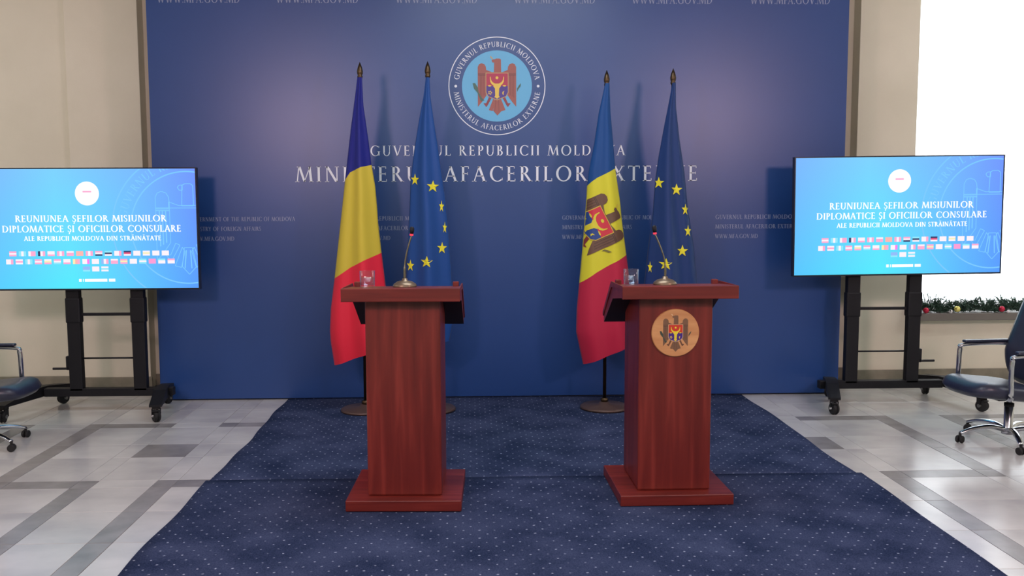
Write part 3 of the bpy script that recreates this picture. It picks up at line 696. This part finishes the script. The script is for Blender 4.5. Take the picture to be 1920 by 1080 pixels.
def television(label, cx, cz, y, roll):
    t = thing('television', label, 'television', (cx, y, cz)); t.rotation_euler = (0, roll, 0)
    W2, H2 = .83, .467; s = .934/227
    bm = bmesh.new(); b = .009
    box(bm, -W2, W2, .001, .045, -H2, H2, bev=.003); 
    
    obj('housing', bm, M_bezel, t)
    bm = bmesh.new(); box(bm, -W2, W2, -.006, .001, H2-b, H2); box(bm, -W2, W2, -.006, .001, -H2, -H2+b*1.3); box(bm, -W2, -W2+b, -.006, .001, -H2+b*1.3, H2-b); box(bm, W2-b, W2, -.006, .001, -H2+b*1.3, H2-b)
    obj('bezel', bm, M_bezel, t)
    scr = obj('screen', bx(-W2+b, W2-b, -.002, .0008, -H2+b*1.3, H2-b), M_screen, t)
    yy = -.0032
    def P(x, y_): return (x-167)*s*.985, (429-y_)*s
    def txt(name, st, x0, x1, yb, cap, track=.05):
        a, z = P(x0, yb); b_, _ = P(x1, yb); bm = text_bm(st, a, b_, z, cap*s, yy, track=track)
        text_bm(st, a+.0022, b_+.0022, z-.0008, cap*s, yy-.0001, bm=bm, track=track)
        obj(name, bm, E_white, scr)
    txt('slide_lettering', 'REUNIUNEA ȘEFILOR MISIUNILOR', 31, 313, 415, 12)
    txt('slide_lettering', 'DIPLOMATICE ȘI OFICIILOR CONSULARE', 6, 340, 434, 12)
    txt('slide_lettering', 'ALE REPUBLICII MOLDOVA DIN STRĂINĂTATE', 46, 302, 450, 8.5)
    bm = bmesh.new()
    for a, b_ in ((145, 150), (152.5, 154), (156, 198), (201, 213)):
        (p0, z0), (p1, z1) = P(a, 527), P(b_, 521.5)
        add_poly(bm, [(p0, yy, z0), (p1, yy, z0), (p1, yy, z1), (p0, yy, z1)])
    tag(obj('slide_date_line', bm, E_white, scr), kind='stuff')
    dx, dz = P(167, 363)
    bm = bmesh.new(); add_poly(bm, [(dx+22*s*math.cos(2*PI*i/40), yy, dz+22*s*math.sin(2*PI*i/40)) for i in range(40)])
    add_poly(bm, [(dx+a*s, yy-.0003, dz+c*s) for a, c in ((-8, 2), (8, 2), (8, 5), (-8, 5))], 1)
    obj('slide_seal', bm, [E_white, E_fl[PK.index('P')]], scr)
    bm = bmesh.new()
    def fl_(x, y_, code):
        for k in range(3):
            if code[0] == 'h': q = [(-6.6, 4.6-3.07*(k+1)), (6.6, 4.6-3.07*(k+1)), (6.6, 4.6-3.07*k), (-6.6, 4.6-3.07*k)]
            else: q = [(-6.6+4.4*k, -4.6), (-6.6+4.4*(k+1), -4.6), (-6.6+4.4*(k+1), 4.6), (-6.6+4.4*k, 4.6)]
            X, Z = P(x, y_)
            add_poly(bm, [(X+a*s, yy, Z+c*s) for a, c in q], PK.index(code[1+k]))
    for i, cde in enumerate(ROW1): fl_(24+i*17.8, 474, cde)
    for i, cde in enumerate(ROW2): fl_(17.5+i*17.75, 489, cde)
    for i, cde in enumerate(('hLLC', 'vWWW', 'hWCW')): fl_(160+i*17.2, 503, cde)
    obj('slide_flags', bm, E_fl, scr)
    # watermark of the seal running off the right edge
    bm = bmesh.new(); ccx, ccz = P(352, 427)
    for r in (138, 104):
        for i in range(120):
            a, b_ = 2*PI*i/120, 2*PI*(i+1)/120
            add_poly(bm, [(ccx+(r+q)*s*math.cos(e), yy+.0008, ccz+(r+q)*s*math.sin(e)) for q, e in ((-1.2, a), (1.2, a), (1.2, b_), (-1.2, b_))])
    b3 = bmesh.new()
    arc_text(b3, 'GUVERNUL REPUBLICII MOLDOVA', ccx, ccz, yy+.0008, 113*s, 15*s, 171, 9)
    for f in b3.faces: add_poly(bm, [v.co.copy() for v in f.verts])
    b3.free()
    k = .208*s
    for key, p in arms_layers():
        if key in ('line', 'wing', 'leg'):
            n = len(p)
            for i in range(n):
                (x0, z0), (x1, z1) = p[i], p[(i+1) % n]; d = math.hypot(x1-x0, z1-z0) or 1; ox, oz = -(z1-z0)/d*3, (x1-x0)/d*3
                add_poly(bm, [(ccx+k*a, yy+.0008, ccz+k*c) for a, c in ((x0-ox, z0-oz), (x1-ox, z1-oz), (x1+ox, z1+oz), (x0+ox, z0+oz))])
    xm = W2-b-.002; zm = H2-b-.002
    for co, no in (((xm, 0, 0), (1, 0, 0)), ((0, 0, zm), (0, 0, 1)), ((0, 0, -zm+.004), (0, 0, -1))):
        bmesh.ops.bisect_plane(bm, geom=bm.verts[:]+bm.edges[:]+bm.faces[:], plane_co=co, plane_no=no, clear_outer=True)
    obj('slide_watermark', bm, E_mark, scr)
TVY = 7.02
television('large television on the left, its left edge cut off by the photo', -2.90, 1.431, TVY, 0)
television('large television on the right, in front of the bright window', 3.375, 1.505, TVY, math.radians(-.55))

def tv_stand(label, cx, s, legs, crank_side, ztop):
    t = thing('television_stand', label, 'stand', (cx, 7.1, 0))
    for dx in (-.248, .248):
        obj('post', bx(dx-.05, dx+.05, -.03, .03, .165, ztop, bev=.004), M_black, t)
        obj('bracket', bx(dx-.058, dx+.058, -.036, .036, .70, .90, bev=.012), M_black, t)
    obj('crossbar', bx(-.20, .20, -.012, .012, .755, .778, bev=.003), M_black, t)
    obj('crossbar', tube([(-.20, 0, .42), (.20, 0, .42)], .007, 8), M_black, t, True)
    obj('base_beam', bx(-.50, .50, -.03, .035, .122, .185, bev=.004), M_black, t)
    for z in (ztop-.38, ztop-.12): obj('mounting_rail', bx(-.38, .38, -.032, -.022, z, z+.05, bev=.002), M_black, t)
    for (fx, fy), (rx, ry) in legs:
        fx -= cx; rx -= cx; fy -= 7.1; ry -= 7.1
        a = math.atan2(ry-fy, rx-fx)-PI/2; ln = math.hypot(rx-fx, ry-fy)
        m = Matrix.Translation(((fx+rx)/2, (fy+ry)/2, 0)) @ Matrix.Rotation(a, 4, 'Z')
        lg = obj('foot', prism([(-ln/2-.04, .118), (-ln/2-.04, .135), (-.1, .195), (.1, .195), (ln/2+.03, .16), (ln/2+.03, .118)], -.045, .045), M_black, t)
        lg.matrix_local = m
        for q in (-ln/2, ln/2):
            bm = bmesh.new(); mm = Matrix.Translation((0, q-.012, .047)) @ Matrix.Rotation(.5 if q < 0 else -.4, 4, 'Z') @ Matrix.Rotation(PI/2, 4, 'Y')
            lathe([(0, -.022), (.04, -.022), (.046, -.014), (.046, -.006), (.040, -.003), (.040, .003), (.046, .006), (.046, .014), (.04, .022), (0, .022)], 24, bm, mm)
            box(bm, -.028, .028, q-.03, q+.022, .097, .118, bev=.004)
            box(bm, -.032, -.026, q-.025, q+.012, .045, .1); box(bm, .026, .032, q-.025, q+.012, .045, .1)
            box(bm, -.022, .022, q-.055, q-.03, .085, .095, bev=.003)
            obj('caster', bm, M_rubber, lg)
            obj('hub', tube([(-.034, q-.012, .047), (.034, q-.012, .047)], .014, 14), M_steel, lg)
    x = crank_side
    bm = bmesh.new(); box(bm, min(x*.296, x*.325), max(x*.296, x*.325), -.02, .02, .33, .44, bev=.006)
    tube([(x*.31, -.03, .345), (x*.42, -.03, .345)], .009, 10, bm)
    obj('crank_handle', bm, M_black, t)
tv_stand('black wheeled stand under the left television, beside the backdrop edge', -2.824, 1, [((-2.337, 6.72), (-2.460, 7.36)), ((-3.474, 6.75), (-3.315, 7.40))], -1, 1.6)
tv_stand('black wheeled stand under the right television, in front of the window wall', 3.312, 1, [((2.785, 6.72), (3.0, 7.36)), ((3.951, 6.763), (3.84, 7.42))], 1, 1.66)

# ================================================================== SWIVEL CHAIRS
def pad(bm, cx, cz, fn, nu=18, nv=18, th=.06):
    """fn(u,v)->(Vector pos, Vector normal) ; rounded pad between two skins"""
    f, b = [], []
    for j in range(nv+1):
        r1, r2 = [], []
        for i in range(nu+1):
            u, v = i/nu*2-1, j/nv*2-1
            e = max(0, 1-abs(u)**6)*max(0, 1-abs(v)**6)
            p, n = fn(u, v); h = th*.5*(e**.5)
            r1.append(bm.verts.new(p+n*h)); r2.append(bm.verts.new(p-n*h))
        f.append(r1); b.append(r2)
    for j in range(nv):
        for i in range(nu):
            bm.faces.new([f[j][i], f[j][i+1], f[j+1][i+1], f[j+1][i]]); bm.faces.new([b[j][i], b[j+1][i], b[j+1][i+1], b[j][i+1]])
    bmesh.ops.remove_doubles(bm, verts=bm.verts, dist=.0008)
    bmesh.ops.recalc_face_normals(bm, faces=bm.faces)
    return bm
def squ(u, v, k=.16):          # square -> rounded square
    return u*(1-k*v*v*v*v*abs(u)), v*(1-k*u*u*u*u*abs(v))
def office_chair(label, x, y, heading, legrot):
    t = thing('swivel_chair', label, 'chair', (x, y, 0), heading)      # local +X is forward
    def seat(u, v):
        a, b = squ(u, v); X = .105+.287*a; Y = .25*b
        Z = .378+.03*a+.015*a*a*a-.045*max(0, a-.55)**2*4-.012*(1-b*b)
        return Vector((X, Y, Z)), Vector((0, 0, 1))
    obj('seat', pad(bmesh.new(), 0, 0, seat, th=.11), M_leather, t, True)
    def back(u, v):
        a, b = squ(u, v); h = (b+1)/2
        X = -.185-.02*h-.26*max(0, h-.3)+.06*a*a; Y = .245*a; Z = .37+.76*h
        return Vector((X, Y, Z)), Vector((1, 0, .25)).normalized()
    obj('backrest', pad(bmesh.new(), 0, 0, back, 18, 22, .06), M_leather, t, True)
    obj('under_plate', bx(-.12, .16, -.11, .11, .305, .362, bev=.012), M_black, t)
    for s in (-1, 1):
        arm = obj('armrest', tube(smooth_spline([(.17, s*.20, .345), (.19, s*.262, .36), (.195, s*.262, .50), (.19, s*.262, .60), (.17, s*.262, .625), (-.05, s*.262, .632), (-.21, s*.25, .625)], 6), .017, 12, flat=.75), M_chrome, t, True)
        obj('arm_pad', bx(-.18, .165, s*.262-.022, s*.262+.022, .640, .660, bev=.008), M_leather, arm)
    obj('gas_lift', lathe([(.017, .31), (.017, .262), (.029, .258), (.029, .10), (.04, .085), (.04, .06), (0, .06)], 24), M_chrome, t, True)
    obj('lift_collar', lathe([(.024, .245), (.031, .247), (.031, .268), (.018, .272)], 24), M_black, t, True)
    for k in range(5):
        a = legrot+k*2*PI/5; c, s_ = math.cos(a), math.sin(a)
        pts = smooth_spline([(.02*c, .02*s_, .085), (.12*c, .12*s_, .108), (.24*c, .24*s_, .095), (.325*c, .325*s_, .066)], 5)
        lg = obj('leg', tube(pts, [.026-.010*i/(len(pts)-1) for i in range(len(pts))], 12, flat=.7), M_chrome, t, True)
        cb = bmesh.new()
        for w in (-.014, .014):
            lathe([(0, -.008), (.022, -.008), (.025, -.004), (.025, .004), (.022, .008), (0, .008)], 18, cb, Matrix.Translation((.325*c, .325*s_, .025)) @ Matrix.Rotation(a+.6, 4, 'Z') @ Matrix.Translation((0, w, 0)) @ Matrix.Rotation(PI/2, 4, 'X'))
        tube([(.325*c, .325*s_, .028), (.325*c, .325*s_, .07)], .009, 10, cb)
        obj('caster', cb, M_rubber, lg)
office_chair('dark leather swivel chair on the right, its back cut off by the photo edge', 3.615, 5.86, PI+.1, -.1)
office_chair('dark leather swivel chair on the left, only its seat front and one arm in view', -3.31, 6.05, 0, math.radians(-23))

# ================================================================== GARLAND ON THE SILL
g = thing('fir_garland', 'artificial green fir garland lying along the window sill', 'garland', (4.9, 7.95, WZ0))
rg = random.Random(3)
cen = []
for i in range(60):
    x = -.90+i*.035; cen.append(Vector((x, .01*math.sin(i*.9), .035+.012*math.sin(i*.55)+.008*math.sin(i*1.7))))
obj('stem', tube(cen, .008, 6), M_wire, g)
bm = bmesh.new()
def needle(p, d, ln, w=.0048):
    d = d.normalized(); sd = d.cross(Vector((rg.uniform(-1, 1), rg.uniform(-1, 1), rg.uniform(-1, 1)))).normalized()*w
    q = p+d*ln; u = d.cross(sd).normalized()*w
    vs = [bm.verts.new(v) for v in (p-sd, p+sd, p+u, q)]
    for f in ((0, 1, 3), (1, 2, 3), (2, 0, 3)): bm.faces.new([vs[k] for k in f])
for i in range(0, 59):
    for k in range(11):
        p = cen[i]; X = 4.9+p.x
        up = 1.0
        if 4.10 < X < 4.20: up = 1.9
        elif 4.20 < X < 4.36: up = 1.25
        elif 4.62 < X < 4.82: up = 1.5
        elif X < 4.08: up = .6
        d = Vector((rg.uniform(-1, 1), rg.uniform(-1, .5), rg.uniform(-.45, 1.0)*up)).normalized()
        ln = rg.uniform(.04, .075)*(.6+.65*up)
        tip = p+d*ln
        for n in range(16):
            q = p.lerp(tip, n/15)
            dd = (d*.8+Vector((rg.uniform(-1, 1), rg.uniform(-1, 1), rg.uniform(-1, 1)))).normalized()
            if q.z < .006: q.z = rg.uniform(.005, .02)
            e = q+dd*.03
            if e.z < .004: dd.z = abs(dd.z)+.1
            needle(q if q.z > .004 else Vector((q.x, q.y, .006)), dd, .03)
tag(obj('needles', bm, M_fir, g), kind='stuff')
def bauble(x, y, z, r, m, label):
    o = thing('bauble', label, 'ornament', (x, y, z))
    obj('ball', lathe([(0, -r)]+[(r*math.cos(a), r*math.sin(a)) for a in [math.radians(-75+15*k) for k in range(11)]]+[(0, r)], 20), m, o, True)
    obj('cap', lathe([(r*.3, r*.93), (r*.3, r*1.16), (0, r*1.18)], 12), M_finial, o)
bauble(4.055, 7.855, WZ0+.026, .026, M_redball, 'red bauble at the left end of the garland, beside the stand post')
bauble(4.335, 7.855, WZ0+.036, .027, M_goldball, 'pale gold bauble in the middle of the garland')
bauble(4.735, 7.850, WZ0+.034, .026, M_redball, 'red bauble on the garland nearest the right photo edge')
bauble(4.275, 7.850, WZ0+.017, .016, M_whiteball, 'small white bauble just left of the gold one')
bauble(4.79, 7.845, WZ0+.013, .012, M_whiteball, 'small white bauble just right of the red one nearest the photo edge')

# groups for the repeats
GR = {'lectern': 'lecterns on the blue carpet', 'microphone': 'gooseneck microphones on the lecterns', 'glass': 'water glasses on the lecterns', 'flag': 'flags on stands in front of the press wall',
      'television': 'televisions either side of the press wall', 'stand': 'television stands', 'chair': 'swivel chairs at the sides', 'carpet': 'carpet lengths under the lecterns', 'ornament': 'baubles on the fir garland'}
for o in COL.objects:
    if o.parent is None and o.get('category') in GR: o['group'] = GR[o['category']]
